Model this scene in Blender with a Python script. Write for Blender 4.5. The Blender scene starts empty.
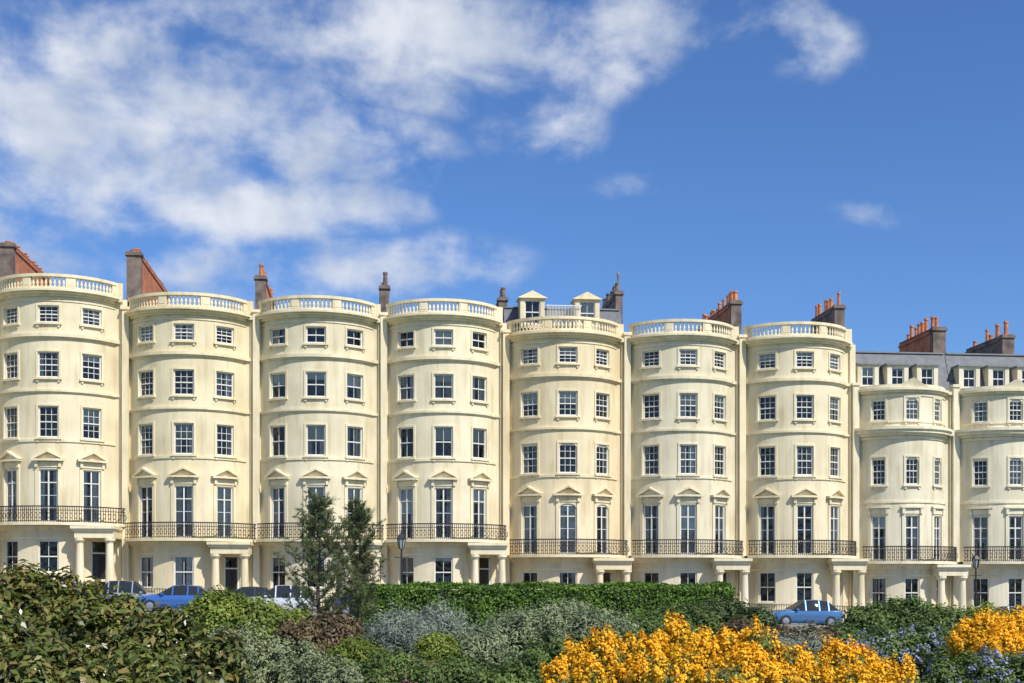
import bpy, math, random
import numpy as np
from mathutils import Vector
random.seed(7); rng=np.random.default_rng(11)
scene=bpy.context.scene
TH=math.radians(6.1); E=(math.cos(TH),math.sin(TH)); NN=(math.sin(TH),-math.cos(TH))
P0=(-24.5,82.8); EYE=1.6
SUN_AZ=math.radians(139); SUN_EL=math.radians(48)

# ---------------------------------------------------------------- materials
def nmat(name):
    m=bpy.data.materials.new(name); m.use_nodes=True
    nt=m.node_tree; b=nt.nodes['Principled BSDF']; return m,nt,b
def N(nt,t,**k):
    n=nt.nodes.new(t)
    for a,v in k.items(): setattr(n,a,v)
    return n
def ramp(nt,stops):
    r=N(nt,'ShaderNodeValToRGB'); e=r.color_ramp.elements
    while len(e)<len(stops): e.new(0.5)
    for i,(p,c) in enumerate(stops):
        e[i].position=p; e[i].color=(c[0],c[1],c[2],1)
    return r
def simple(name,col,rough=0.6,metal=0,var=0.15,scale=3.0,bump=0.0,coat=0,stretch=(1,1,1)):
    m,nt,b=nmat(name)
    tc=N(nt,'ShaderNodeTexCoord'); mp=N(nt,'ShaderNodeMapping'); mp.inputs['Scale'].default_value=stretch
    nz=N(nt,'ShaderNodeTexNoise'); nz.inputs['Scale'].default_value=scale; nz.inputs['Detail'].default_value=4
    nt.links.new(tc.outputs['Object'],mp.inputs['Vector']); nt.links.new(mp.outputs[0],nz.inputs['Vector'])
    r=ramp(nt,[(0.3,[c*(1-var) for c in col]),(0.7,[min(1,c*(1+var)) for c in col])])
    nt.links.new(nz.outputs['Fac'],r.inputs[0]); nt.links.new(r.outputs[0],b.inputs['Base Color'])
    b.inputs['Roughness'].default_value=rough; b.inputs['Metallic'].default_value=metal
    b.inputs['Coat Weight'].default_value=coat
    if bump:
        bp=N(nt,'ShaderNodeBump'); bp.inputs['Strength'].default_value=bump; bp.inputs['Distance'].default_value=0.02
        nz2=N(nt,'ShaderNodeTexNoise'); nz2.inputs['Scale'].default_value=scale*12
        nt.links.new(tc.outputs['Object'],nz2.inputs['Vector'])
        nt.links.new(nz2.outputs['Fac'],bp.inputs['Height']); nt.links.new(bp.outputs[0],b.inputs['Normal'])
    return m
def stucco(name,col,off=0.0):
    m,nt,b=nmat(name)
    tc=N(nt,'ShaderNodeTexCoord')
    mp=N(nt,'ShaderNodeMapping'); mp.inputs['Scale'].default_value=(1.6,1.6,0.24); mp.inputs['Location'].default_value=(off,off*2,0)
    mp2=N(nt,'ShaderNodeMapping'); mp2.inputs['Location'].default_value=(off*3,off,off*5)
    n1=N(nt,'ShaderNodeTexNoise'); n1.inputs['Scale'].default_value=1.4; n1.inputs['Detail'].default_value=5
    n2=N(nt,'ShaderNodeTexNoise'); n2.inputs['Scale'].default_value=0.5; n2.inputs['Detail'].default_value=4
    nt.links.new(tc.outputs['Object'],mp.inputs[0]); nt.links.new(mp.outputs[0],n1.inputs['Vector'])
    nt.links.new(tc.outputs['Object'],mp2.inputs[0]); nt.links.new(mp2.outputs[0],n2.inputs['Vector'])
    r=ramp(nt,[(0.28,[col[0]*.83,col[1]*.79,col[2]*.72]),(0.5,col),(0.8,[col[0]*1.04,col[1]*1.04,col[2]*1.07])])
    r2=ramp(nt,[(0.3,(0.84,0.83,0.80)),(0.65,(1,1,1))])
    mx=N(nt,'ShaderNodeMix',data_type='RGBA',blend_type='MULTIPLY'); mx.inputs[0].default_value=1
    nt.links.new(n1.outputs['Fac'],r.inputs[0]); nt.links.new(n2.outputs['Fac'],r2.inputs[0])
    nt.links.new(r.outputs[0],mx.inputs[6]); nt.links.new(r2.outputs[0],mx.inputs[7]); nt.links.new(mx.outputs[2],b.inputs['Base Color'])
    b.inputs['Roughness'].default_value=0.62
    return m
# one coat of paint per house: slightly different age and tone
TONES=[(0.80,0.70,0.48),(0.82,0.72,0.50),(0.79,0.69,0.46),(0.77,0.69,0.49),(0.81,0.72,0.51),(0.80,0.68,0.45),(0.76,0.685,0.50),(0.81,0.715,0.50),(0.79,0.72,0.54),(0.77,0.705,0.53),(0.80,0.72,0.52)]
M_ST=[stucco('stucco_cream_%s'%chr(97+i),c,i*3.7) for i,c in enumerate(TONES)]
M_TRIMS=[stucco('stucco_trim_%s'%chr(97+i),tuple(min(.88,q*1.05) for q in c),i*2.3) for i,c in enumerate(TONES)]
M_FRAME=simple('painted_timber',(0.74,0.73,0.68),0.4,var=0.04)
M_IRON=simple('black_iron',(0.02,0.02,0.024),0.5,var=0.2)
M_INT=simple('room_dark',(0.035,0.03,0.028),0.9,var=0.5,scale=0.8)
M_DOOR=simple('door_paint',(0.02,0.02,0.025),0.3,var=0.1)
M_SLATE=simple('slate',(0.10,0.11,0.13),0.6,var=0.3,scale=2.0,bump=0.3)
M_STONE=simple('sooty_render',(0.17,0.13,0.11),0.85,var=0.5,scale=1.6,bump=0.3)
M_POT=simple('terracotta',(0.50,0.19,0.09),0.8,var=0.35,scale=3)
M_LEAD=simple('lead_roof',(0.2,0.21,0.22),0.6,var=0.15)
def blindmat():
    m,nt,b=nmat('window_blind'); g=N(nt,'ShaderNodeNewGeometry')
    r=ramp(nt,[(0,(0.62,0.58,0.5)),(0.45,(0.80,0.78,0.72)),(0.7,(0.34,0.26,0.20)),(0.85,(0.45,0.42,0.38)),(1,(0.75,0.70,0.58))])
    nt.links.new(g.outputs['Random Per Island'],r.inputs[0]); nt.links.new(r.outputs[0],b.inputs['Base Color']); b.inputs['Roughness'].default_value=0.9
    return m
M_BLIND=blindmat()
def glassmat():
    m=bpy.data.materials.new('window_glass'); m.use_nodes=True; nt=m.node_tree; nt.nodes.clear()
    o=N(nt,'ShaderNodeOutputMaterial'); mx=N(nt,'ShaderNodeMixShader'); t=N(nt,'ShaderNodeBsdfTransparent'); g=N(nt,'ShaderNodeBsdfGlossy')
    g.inputs['Roughness'].default_value=0.03; g.inputs['Color'].default_value=(0.95,0.97,1,1); t.inputs[0].default_value=(0.88,0.90,0.91,1)
    lw=N(nt,'ShaderNodeFresnel'); lw.inputs['IOR'].default_value=1.6
    tc=N(nt,'ShaderNodeTexCoord'); nz=N(nt,'ShaderNodeTexNoise'); nz.inputs['Scale'].default_value=1.1
    bp=N(nt,'ShaderNodeBump'); bp.inputs['Strength'].default_value=1.0; bp.inputs['Distance'].default_value=0.09
    nt.links.new(tc.outputs['Object'],nz.inputs['Vector']); nt.links.new(nz.outputs['Fac'],bp.inputs['Height']); nt.links.new(bp.outputs[0],g.inputs['Normal'])
    nt.links.new(lw.outputs[0],mx.inputs[0]); nt.links.new(t.outputs[0],mx.inputs[1]); nt.links.new(g.outputs[0],mx.inputs[2]); nt.links.new(mx.outputs[0],o.inputs[0])
    return m
M_GLASS=glassmat()
def brickmat():
    m,nt,b=nmat('brick'); tc=N(nt,'ShaderNodeTexCoord')
    sx=N(nt,'ShaderNodeSeparateXYZ'); cx=N(nt,'ShaderNodeCombineXYZ'); ad=N(nt,'ShaderNodeMath',operation='ADD')
    nt.links.new(tc.outputs['Object'],sx.inputs[0]); nt.links.new(sx.outputs[0],ad.inputs[0]); nt.links.new(sx.outputs[1],ad.inputs[1])
    nt.links.new(ad.outputs[0],cx.inputs[0]); nt.links.new(sx.outputs[2],cx.inputs[1])
    bk=N(nt,'ShaderNodeTexBrick'); bk.inputs['Scale'].default_value=1; bk.inputs['Brick Width'].default_value=0.23; bk.inputs['Row Height'].default_value=0.08
    bk.inputs['Mortar Size'].default_value=0.008; bk.inputs['Color1'].default_value=(0.70,0.22,0.08,1); bk.inputs['Color2'].default_value=(0.58,0.17,0.07,1); bk.inputs['Mortar'].default_value=(0.45,0.28,0.18,1)
    nz=N(nt,'ShaderNodeTexNoise'); nz.inputs['Scale'].default_value=1.5; r=ramp(nt,[(0.3,(0.65,0.62,0.60)),(0.6,(1,1,1))])
    mx=N(nt,'ShaderNodeMix',data_type='RGBA',blend_type='MULTIPLY'); mx.inputs[0].default_value=1
    nt.links.new(cx.outputs[0],bk.inputs['Vector']); nt.links.new(tc.outputs['Object'],nz.inputs['Vector']); nt.links.new(nz.outputs[0],r.inputs[0])
    nt.links.new(bk.outputs['Color'],mx.inputs[6]); nt.links.new(r.outputs[0],mx.inputs[7]); nt.links.new(mx.outputs[2],b.inputs['Base Color']); b.inputs['Roughness'].default_value=0.85
    return m
M_BRICK=brickmat()
def leafmat(name,cols,trans=0.25,rough=0.5,spec=0.3,gain=1.0,patch=1.0):
    m=bpy.data.materials.new(name); m.use_nodes=True; nt=m.node_tree; b=nt.nodes['Principled BSDF']; o=nt.nodes['Material Output']
    cols=[tuple(min(.95,q*gain) for q in c) for c in cols]
    g=N(nt,'ShaderNodeNewGeometry'); r=ramp(nt,[(i/(len(cols)-1),c) for i,c in enumerate(cols)])
    nt.links.new(g.outputs['Random Per Island'],r.inputs[0])
    tc=N(nt,'ShaderNodeTexCoord'); nz=N(nt,'ShaderNodeTexNoise'); nz.inputs['Scale'].default_value=2.2; nz.inputs['Detail'].default_value=1
    lo=1-.4*patch; r2=ramp(nt,[(0.35,(lo,lo+.02,lo)),(0.65,(1+.2*patch,1+.15*patch,1+.08*patch))])
    nt.links.new(tc.outputs['Object'],nz.inputs['Vector']); nt.links.new(nz.outputs[0],r2.inputs[0])
    mx=N(nt,'ShaderNodeMix',data_type='RGBA',blend_type='MULTIPLY'); mx.inputs[0].default_value=1
    nt.links.new(r.outputs[0],mx.inputs[6]); nt.links.new(r2.outputs[0],mx.inputs[7])
    nt.links.new(mx.outputs[2],b.inputs['Base Color']); b.inputs['Roughness'].default_value=rough; b.inputs['Specular IOR Level'].default_value=spec
    if trans>0:
        t=N(nt,'ShaderNodeBsdfTranslucent'); nt.links.new(mx.outputs[2],t.inputs[0])
        ms=N(nt,'ShaderNodeMixShader'); ms.inputs[0].default_value=trans
        nt.links.new(b.outputs[0],ms.inputs[1]); nt.links.new(t.outputs[0],ms.inputs[2]); nt.links.new(ms.outputs[0],o.inputs[0])
    return m

# ---------------------------------------------------------------- mesh builder
class MB:
    def __init__(s): s.v=[]; s.f=[]
    def add(s,vs,fs):
        o=len(s.v); s.v+=vs; s.f+=[tuple(i+o for i in f) for f in fs]
    def box(s,x0,x1,y0,y1,z0,z1):
        s.add([(x,y,z) for x in(x0,x1) for y in(y0,y1) for z in(z0,z1)],
              [(0,1,3,2),(4,6,7,5),(0,4,5,1),(2,3,7,6),(0,2,6,4),(1,5,7,3)])
    def lathe(s,cx,cy,prof,n=8):
        vs=[];fs=[]
        for z,r in prof:
            for i in range(n):
                a=2*math.pi*i/n; vs.append((cx+r*math.cos(a),cy+r*math.sin(a),z))
        for k in range(len(prof)-1):
            for i in range(n):
                j=(i+1)%n; fs.append((k*n+i,k*n+j,(k+1)*n+j,(k+1)*n+i))
        fs.append(tuple(range(n))[::-1]); fs.append(tuple(range((len(prof)-1)*n,len(prof)*n)))
        s.add(vs,fs)
    def obj(s,name,mat,parent=None,smooth=False):
        if not s.v: return None
        me=bpy.data.meshes.new(name); me.from_pydata(s.v,[],s.f); me.validate()
        if mat: me.materials.append(mat)
        if smooth:
            for p in me.polygons: p.use_smooth=True
        o=bpy.data.objects.new(name,me); scene.collection.objects.link(o)
        if parent: o.parent=parent
        return o
class Curved:
    def __init__(s,R,yc,cx): s.R=R; s.yc=yc; s.cx=cx; s.step=0.32
    def p(s,u,z,d):
        a=u/s.R; r=s.R+d; return (s.cx+r*math.sin(a),s.yc-r*math.cos(a),z)
class Flat:
    def __init__(s,cx,y0): s.cx=cx; s.y0=y0; s.step=1e9
    def p(s,u,z,d): return (s.cx+u,s.y0-d,z)
def usplit(M,u0,u1):
    n=max(1,int(math.ceil((u1-u0)/M.step))); return [u0+(u1-u0)*i/n for i in range(n+1)]
def mbox(mb,M,u0,u1,z0,z1,d0,d1):
    us=usplit(M,u0,u1); vs=[];fs=[]
    for u in us: vs+=[M.p(u,z0,d0),M.p(u,z1,d0),M.p(u,z1,d1),M.p(u,z0,d1)]
    for i in range(len(us)-1):
        a=i*4;b=a+4
        for k in range(4):
            l=(k+1)%4; fs.append((a+k,a+l,b+l,b+k))
    fs.append((3,2,1,0)); e=(len(us)-1)*4; fs.append((e,e+1,e+2,e+3)); mb.add(vs,fs)
def sheet(mb,M,u0,u1,z0,z1,d,nz=1):
    us=usplit(M,u0,u1); vs=[];fs=[]
    for u in us: vs+=[M.p(u,z0,d),M.p(u,z1,d)]
    for i in range(len(us)-1): fs.append((2*i,2*i+2,2*i+3,2*i+1))
    mb.add(vs,fs)
def prism(mb,M,poly,d0,d1):
    n=len(poly); vs=[M.p(u,z,d0) for u,z in poly]+[M.p(u,z,d1) for u,z in poly]
    fs=[tuple(range(n)),tuple(range(2*n-1,n-1,-1))]+[(i,(i+1)%n,n+(i+1)%n,n+i) for i in range(n)]
    mb.add(vs,fs)
def wall(mb,M,u0,u1,z0,z1,ops,depth=0.24):
    us={u0,u1}; zs={z0,z1}
    for o in ops: us|={o[0],o[1]}; zs|={o[2],o[3]}
    us=sorted(us); zs=sorted(zs); uu=[]
    for a,b in zip(us[:-1],us[1:]): uu+=usplit(M,a,b)[:-1]
    uu.append(us[-1]); ni=len(zs); vs=[M.p(u,z,0) for u in uu for z in zs]; fs=[]
    for i in range(len(uu)-1):
        for j in range(ni-1):
            uc=(uu[i]+uu[i+1])/2; zc=(zs[j]+zs[j+1])/2
            if any(o[0]<uc<o[1] and o[2]<zc<o[3] for o in ops): continue
            fs.append((i*ni+j,(i+1)*ni+j,(i+1)*ni+j+1,i*ni+j+1))
    mb.add(vs,fs)
    for (a,b,c,e) in ops:
        for u in (a,b): mb.add([M.p(u,c,0),M.p(u,e,0),M.p(u,e,-depth),M.p(u,c,-depth)],[(0,1,2,3)])
        for z in (c,e):
            q=usplit(M,a,b); vs=[];fs=[]
            for u in q: vs+=[M.p(u,z,0),M.p(u,z,-depth)]
            for i in range(len(q)-1): fs.append((2*i,2*i+1,2*i+3,2*i+2))
            mb.add(vs,fs)

def window(B,M,uc,w,z0,z1,cols=3,rows=4,arch=0,blind=None,french=False):
    a,b=uc-w/2,uc+w/2; F=B['frames']
    fw=0.075
    mbox(F,M,a,a+fw,z0,z1,-0.22,-0.08); mbox(F,M,b-fw,b,z0,z1,-0.22,-0.08)
    mbox(F,M,a+fw,b-fw,z1-fw-(arch*0.3),z1,-0.218,-0.082); mbox(F,M,a+fw,b-fw,z0,z0+0.09,-0.218,-0.082)
    zm=(z0+z1)/2
    if french:
        mbox(F,M,uc-0.045,uc+0.045,z0+0.09,z1-fw,-0.19,-0.115); mbox(F,M,a+fw,b-fw,z1-0.85,z1-0.79,-0.188,-0.113)
    else:
        mbox(F,M,a+fw,b-fw,zm-0.035,zm+0.035,-0.19,-0.105)
    for c in range(1,cols):
        u=a+fw+(w-2*fw)*c/cols; mbox(F,M,u-0.015,u+0.015,z0+0.09,z1-fw,-0.178,-0.14)
    for r in range(1,rows):
        z=z0+0.09+(z1-z0-0.165)*r/rows
        if abs(z-zm)>0.1 or french: mbox(F,M,a+fw,b-fw,z-0.015,z+0.015,-0.176,-0.142)
    sheet(B['glass'],M,a+fw*.5,b-fw*.5,z0+0.02,z1-0.02,-0.16)
    if arch>0:
        n=8; S=B['walls']
        pts=[]
        for i in range(n+1):
            t=-1+2*i/n; pts.append((uc+t*w/2, z1-arch+arch*math.sqrt(max(0,1-t*t))))
        vs=[];fs=[]
        for (u,z) in pts: vs+=[M.p(u,z,-0.004),M.p(u,z1,-0.004),M.p(u,z,-0.235)]
        for i in range(n): fs+=[(3*i,3*i+3,3*i+4,3*i+1),(3*i,3*i+2,3*i+5,3*i+3)]
        S.add(vs,fs)
    k=random.random() if blind is None else blind
    if k<0.42:
        h=random.choice([0.15,0.3,0.45,0.5,0.6,1.0]); sheet(B['blinds'],M,a+.06,b-.06,z1-(z1-z0-.05)*h,z1-.03,-0.225)
    if 0.25<k<0.66 or (french and k<.9):
        cw=w*random.uniform(0.2,0.46)
        for (c0,c1) in ((a+.02,a+cw),(b-cw,b-.02)):
            n=5; vs=[];fs=[]
            for i in range(n+1):
                u=c0+(c1-c0)*i/n; d=-0.25-(0.05 if i%2 else 0); vs+=[M.p(u,z0,d),M.p(u,z1,d)]
            for i in range(n): fs.append((2*i,2*i+2,2*i+3,2*i+1))
            B['blinds'].add(vs,fs)

# ---------------------------------------------------------------- terrain functions
def street(s):
    s=max(-60,min(110,s)); return 0.6-0.0259*(s+8)
def so(x,y):
    dx,dy=x-P0[0],y-P0[1]; return dx*E[0]+dy*E[1], dx*NN[0]+dy*NN[1]
def terr(x,y):
    s,o=so(x,y); t=max(0,min(1,(40-o)/23)); t=t*t*(3-2*t)
    return t*street(s)
def W(s,o,z=0): return (P0[0]+E[0]*s+NN[0]*o, P0[1]+E[1]*s+NN[1]*o, z)

# ---------------------------------------------------------------- houses
def house(s0,s1,zb,style='A',tint=0,arch2=0,dormers=None,glz=(3,4)):
    M_TRIM=M_TRIMS[tint]
    Wd=s1-s0; hw=Wd/2; sc=(s0+s1)/2
    root=bpy.data.objects.new('terraced_house',None); scene.collection.objects.link(root)
    root.location=W(sc,0,EYE+zb); root.rotation_euler=(0,0,TH); root.empty_display_size=2
    bh=hw-0.50; dp=2.1*bh/3.6; R=(bh*bh+dp*dp)/(2*dp); yc=R-dp; cx0=-.28; M=Curved(R,yc,cx0); ue=R*math.asin(bh/R)
    B={k:MB() for k in('walls','trim','frames','glass','blinds','interior','railing','door','roof','lead')}
    K=bh/3.6; uw=R*math.asin(2.47*K/R)
    A=style=='A'
    top=14.0 if A else 11.3
    if A: rows=[(5.3,7.25,1.22,arch2),(9.0,10.6,1.28,0),(12.4,13.45,1.26,0)]
    else: rows=[(5.15,7.0,1.1,0.35),(9.45,10.95,1.1,0.4)]
    fr=(0.1,3.35 if A else 3.1)
    base=-6.0
    ops=[];wins=[]
    for (z0,z1,w,ar) in rows:
        w*=K
        for u in(-uw,0,uw): ops.append((u-w/2,u+w/2,z0,z1)); wins.append((u,w,z0,z1,glz[0],glz[1],ar,False))
    wf=1.16*K
    for u in(-uw,0,uw):
        ops.append((u-wf/2,u+wf/2,fr[0],fr[1])); wins.append((u,wf,fr[0],fr[1],2,4,0.28 if arch2 else 0,True))
    for u in(-uw,0):
        ops.append((u-.62*K,u+.62*K,-3.05,-1.05)); wins.append((u,1.24*K,-3.05,-1.05,2,2,0,False))
    ud=R*math.asin(2.9*K/R); ops.append((ud-.62,ud+.62,-4.1,-1.1))
    wall(B['walls'],M,-ue,ue,base,top+0.35,ops)
    for w in wins: window(B,M,w[0],w[1],w[2],w[3],w[4],w[5],w[6],None,w[7])
    mbox(B['frames'],M,ud-.62,ud-.5,-4.1,-1.15,-0.23,-0.1); mbox(B['frames'],M,ud+.5,ud+.62,-4.1,-1.15,-0.23,-0.1); mbox(B['frames'],M,ud-.5,ud+.5,-1.85,-1.77,-0.228,-0.102)
    mbox(B['door'],M,ud-.5,ud+.5,-4.1,-1.86,-0.22,-0.16)
    for zz in ((-3.9,-3.2),(-3.0,-2.0)):
        for uu in (-.4,.06): mbox(B['door'],M,ud+uu,ud+uu+.34,zz[0],zz[1],-0.16,-0.14)
    sheet(B['glass'],M,ud-.5,ud+.5,-1.76,-1.12,-0.16)
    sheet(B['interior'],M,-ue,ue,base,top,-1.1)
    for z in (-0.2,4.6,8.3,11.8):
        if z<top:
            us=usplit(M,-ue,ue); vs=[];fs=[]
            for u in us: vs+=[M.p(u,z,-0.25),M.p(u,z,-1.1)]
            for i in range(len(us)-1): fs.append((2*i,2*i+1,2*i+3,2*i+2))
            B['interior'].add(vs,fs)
    xl,xr=cx0-bh,cx0+bh
    for x0,x1 in((-hw,xl),(xr,hw)):
        B['walls'].add([(x0,0,base),(x1,0,base),(x1,0,top+.35),(x0,0,top+.35)],[(0,1,2,3)])
    T=B['trim']
    T.box(-hw-.28,-hw+.14,-.34,.25,base,top+.62); T.box(-hw-.34,-hw+.2,-.42,.3,top+.62,top+.8)
    def band(z0,z1,d): mbox(T,M,-ue-.02,ue+.02,z0,z1,-.01,d)
    if A:
        band(5.04,5.2,.07); band(8.05,8.13,.06); band(8.13,8.27,.13); band(11.42,11.52,.08); band(11.52,11.72,.2)
        band(13.72,13.82,.05); band(14.02,14.16,.14); band(14.16,14.30,.32); band(14.30,14.42,.48)
        band(14.42,14.62,.08)
    else:
        band(3.95,4.1,.07); band(8.2,8.4,.08); band(8.42,8.6,.22); band(8.6,8.82,.42); band(8.82,9.0,.55); band(9.3,9.38,.06)
        band(11.05,11.15,.06); band(11.3,11.45,.15); band(11.45,11.62,.32)
        prism(T,M,[(-1.1,11.63),(1.1,11.63),(0,12.25)],-.25,.22); mbox(T,M,-ue,ue,11.62,11.85,-.25,.05)
    for x0,x1 in((-hw+.14,xl-.03),(xr+.03,hw-.28)):
        if x1-x0<.05: continue
        zz=[(11.52,11.72,.12),(14.16,14.42,.3),(8.13,8.27,.09)] if A else [(8.6,9.0,.4),(11.4,11.62,.25)]
        for a,b,d in zz: T.box(x0,x1,-d,.01,a,b)
    band(-.95,-.85,.05); band(-.45,-.3,.12); band(-.3,-.14,.28)
    band(-3.6,-3.45,.07)
    for (u,w,z0,z1,c,r,ar,french) in wins:
        if z1<0:
            mbox(T,M,u-w/2-.12,u+w/2+.12,z0-.14,z0-.005,-.02,.12); continue
        if french:
            for sg in(-1,1):
                c0=u+sg*(w/2+.11); mbox(T,M,c0-.1,c0+.1,z0-.05,z1+.12,-.01,.06)
                mbox(T,M,c0-.085,c0+.085,z1+.12,z1+.5,-.01,.16)
            mbox(T,M,u-w/2-.21,u+w/2+.21,z1+.12,z1+.45,-.012,.055)
            if A:
                mbox(T,M,u-w/2-.34,u+w/2+.34,z1+.5,z1+.63,-.01,.3)
                h=w/2+.38; zt=z1+.63
                prism(T,M,[(u-h+.2,zt),(u+h-.2,zt),(u,zt+.34)],-.01,.08)
                prism(T,M,[(u-h,zt),(u-h+.16,zt),(u,zt+.40),(u,zt+.54)],-.01,.3)
                prism(T,M,[(u+h,zt),(u,zt+.54),(u,zt+.40),(u+h-.16,zt)],-.01,.3)
            else: mbox(T,M,u-w/2-.28,u+w/2+.28,z1+.5,z1+.62,-.01,.2)
        else:
            e=.12
            mbox(T,M,u-w/2-e,u-w/2-.004,z0,z1+e,-.01,.05); mbox(T,M,u+w/2+.004,u+w/2+e,z0,z1+e,-.01,.05)
            mbox(T,M,u-w/2-.003,u+w/2+.003,z1+.004,z1+e,-.01,.048)
            mbox(T,M,u-w/2-e-.05,u+w/2+e+.05,z0-.12,z0-.004,-.01,.14)
            for sg in(-1,1): mbox(T,M,u+sg*(w/2)-.06,u+sg*(w/2)+.06,z0-.28,z0-.12,-.01,.08)
    if A:
        mbox(T,M,-ue-.1,ue+.1,15.22,15.40,-.16,.16)
        piers=[(-ue-.05,-ue+.3),(-uw/2-.28,-uw/2+.28),(uw/2-.28,uw/2+.28),(ue-.3,ue+.05)]
        for a,b in piers:
            mbox(T,M,a,b,14.6,15.225,-.1,.1)
            mbox(T,M,a+.08,b-.08,14.72,15.12,.1,.125)
        prof=[(14.61,.075),(14.68,.075),(14.70,.045),(14.83,.085),(15.0,.05),(15.12,.04),(15.16,.07),(15.23,.075)]
        for (a,b) in ((piers[0][1],piers[1][0]),(piers[1][1],piers[2][0]),(piers[2][1],piers[3][0])):
            n=int((b-a)/.245)
            for i in range(n):
                x,y,_=M.p(a+(i+.5)*(b-a)/n,0,0); T.lathe(x,y,prof,6)
        T.box(xr,hw-.28,-.08,.08,14.42,15.38); T.box(-hw+.14,xl+.02,-.08,.08,14.42,15.38)
    Rb=R+.85; xs=[-hw+2*hw*i/26 for i in range(27)]
    yb=[yc-math.sqrt(Rb*Rb-(x-cx0)**2) for x in xs]
    vs=[];fs=[]
    for x,y in zip(xs,yb): vs+=[(x,y,-.13),(x,y,.04),(x,.0 ,-.13),(x,.0,.04)]
    for i in range(26):
        a=4*i;b=a+4; fs+=[(a,b,b+1,a+1),(a+1,b+1,b+3,a+3),(a,a+2,b+2,b)]
    T.add(vs,fs)
    G=B['railing']
    def rail(z0,z1,t):
        vs=[];fs=[]
        for x,y in zip(xs,yb):
            nx,ny=(x-cx0)/Rb,(y-yc)/Rb
            for off in(.06,.06+t):
                vs+=[(x-nx*off,y-ny*off,z0),(x-nx*off,y-ny*off,z1)]
        for i in range(26):
            a=4*i;b=a+4; fs+=[(a,b,b+1,a+1),(a+2,a+3,b+3,b+2),(a+1,b+1,b+3,a+3),(a,a+2,b+2,b)]
        G.add(vs,fs)
    rail(.98,1.05,.05); rail(.76,.80,.03); rail(.10,.14,.03)
    nb=int(2*hw/.13)
    for i in range(nb):
        x=-hw+(i+.5)*2*hw/nb; y=yc-math.sqrt(Rb*Rb-(x-cx0)**2); nx,ny=(x-cx0)/Rb,(y-yc)/Rb; x-=nx*.08;y-=ny*.08
        t=.017; G.box(x-t,x+t,y-t,y+t,.04,1.0)
        if i%2==0:
            n=6; 
            for k in range(n):
                a=2*math.pi*k/n; b=2*math.pi*(k+1)/n; r=.10
                p=[(x+.07+r*math.cos(a),.45+r*2*math.sin(a)),(x+.07+r*math.cos(b),.45+r*2*math.sin(b)),(x+.07+.6*r*math.cos(b),.45+.75*r*2*math.sin(b)),(x+.07+.6*r*math.cos(a),.45+.75*r*2*math.sin(a))]
                G.add([(q[0],y+.01,q[1]) for q in p],[(0,1,2,3)])
    x0,x1=1.45*K,hw-.30
    T.box(x0,x1,-dp-.78,-0.2,-.92,-.50); T.box(x0-.12,x1+.02,-dp-.9,-.2,-.50,-.36); T.box(x0-.2,x1+.1,-dp-1.0,-.2,-.36,-.18)
    for cx in (x0+.28,x1-.28):
        T.lathe(cx,-dp-.5,[(-4.6,.33),(-4.35,.33),(-4.33,.27),(-3.5,.265),(-1.25,.215),(-1.2,.25),(-1.1,.3),(-1.08,.34),(-.93,.34)],14)
    for i,d in enumerate((.0,.3,.6,.9)):
        T.box(x0-.0+i*.01,x1-.01*i,-dp-.9-d,-.5,-4.6-.17*(i+1),-4.6-.17*i+(.001*i))
    T.box(x0,x1,-dp-.89,-.2,-6,-4.6)
    D=13
    S=B['walls']
    S.add([(-hw+.01,.25,base),(-hw+.01,D,base),(-hw+.01,D,top),(-hw+.01,.25,top),(hw-.01,.25,base),(hw-.01,D,base),(hw-.01,D,top),(hw-.01,.25,top)],[(0,1,2,3),(4,7,6,5),(1,5,6,2)])
    us=usplit(M,-ue,ue); pts=[M.p(u,top+.3,-.1) for u in us]
    B['lead'].add(pts+[(xr,1.2,top+.3),(xl,1.2,top+.3)],[tuple(range(len(pts)+2))])
    RF=B['roof']
    if A and not dormers:
        z=top+.25; RF.add([(-hw+.02,.3,z),(hw-.02,.3,z),(hw-.02,6,z+1.3),(-hw+.02,6,z+1.3),(hw-.02,D,z),(-hw+.02,D,z)],[(0,1,2,3),(3,2,4,5)])
    else:
        z=top+.25; zt=(16.8 if A else 14.5)
        yf=1.3 if A else 0.6
        RF.add([(-hw+.02,yf,z),(hw-.02,yf,z),(hw-.02,yf+1.1,zt),(-hw+.02,yf+1.1,zt),(hw-.02,D,zt),(-hw+.02,D,zt)],[(0,1,2,3),(3,2,4,5)])
        B['lead'].box(-hw+.1,hw-.1,yf+1.0,yf+1.15,zt,zt+.1)
        ds=dormers or [(-2.5,1.1,top+.7,13.3),(-.4,1.1,top+.7,13.3),(1.7,1.1,top+.7,13.3)]
        for (cx,w,z0,z1) in ds:
            y0=yf-.25; F=Flat(cx,y0)
            wall(B['walls'],F,-w/2-.2,w/2+.2,z0-.3,z1+.15,[(-w/2+.1,w/2-.1,z0,z1)],.2)
            window(B,F,0,w-.2,z0,z1,2,2,0.0,0.1 if random.random()<.4 else .95)
            B['interior'].box(-w/2-.05+cx,w/2+.05+cx,y0+.5,y0+.52,z0-.3,z1)
            for sg in(-1,1):
                x=cx+sg*(w/2+.2); B['walls'].add([(x,y0,z0-.3),(x,y0,z1+.15),(x,y0+1.6,z1+.15),(x,y0+1.6,z0-.3)],[(0,1,2,3)])
            if A: 
                prism(T,F,[(-w/2-.32,z1+.15),(w/2+.32,z1+.15),(0,z1+.62)],-1.6,.1)
                mbox(T,F,-w/2-.34,w/2+.34,z1+.1,z1+.17,-.01,.16)
            else:
                mbox(B['lead'],F,-w/2-.3,w/2+.3,z1+.15,z1+.27,-1.6,.12)
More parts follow.
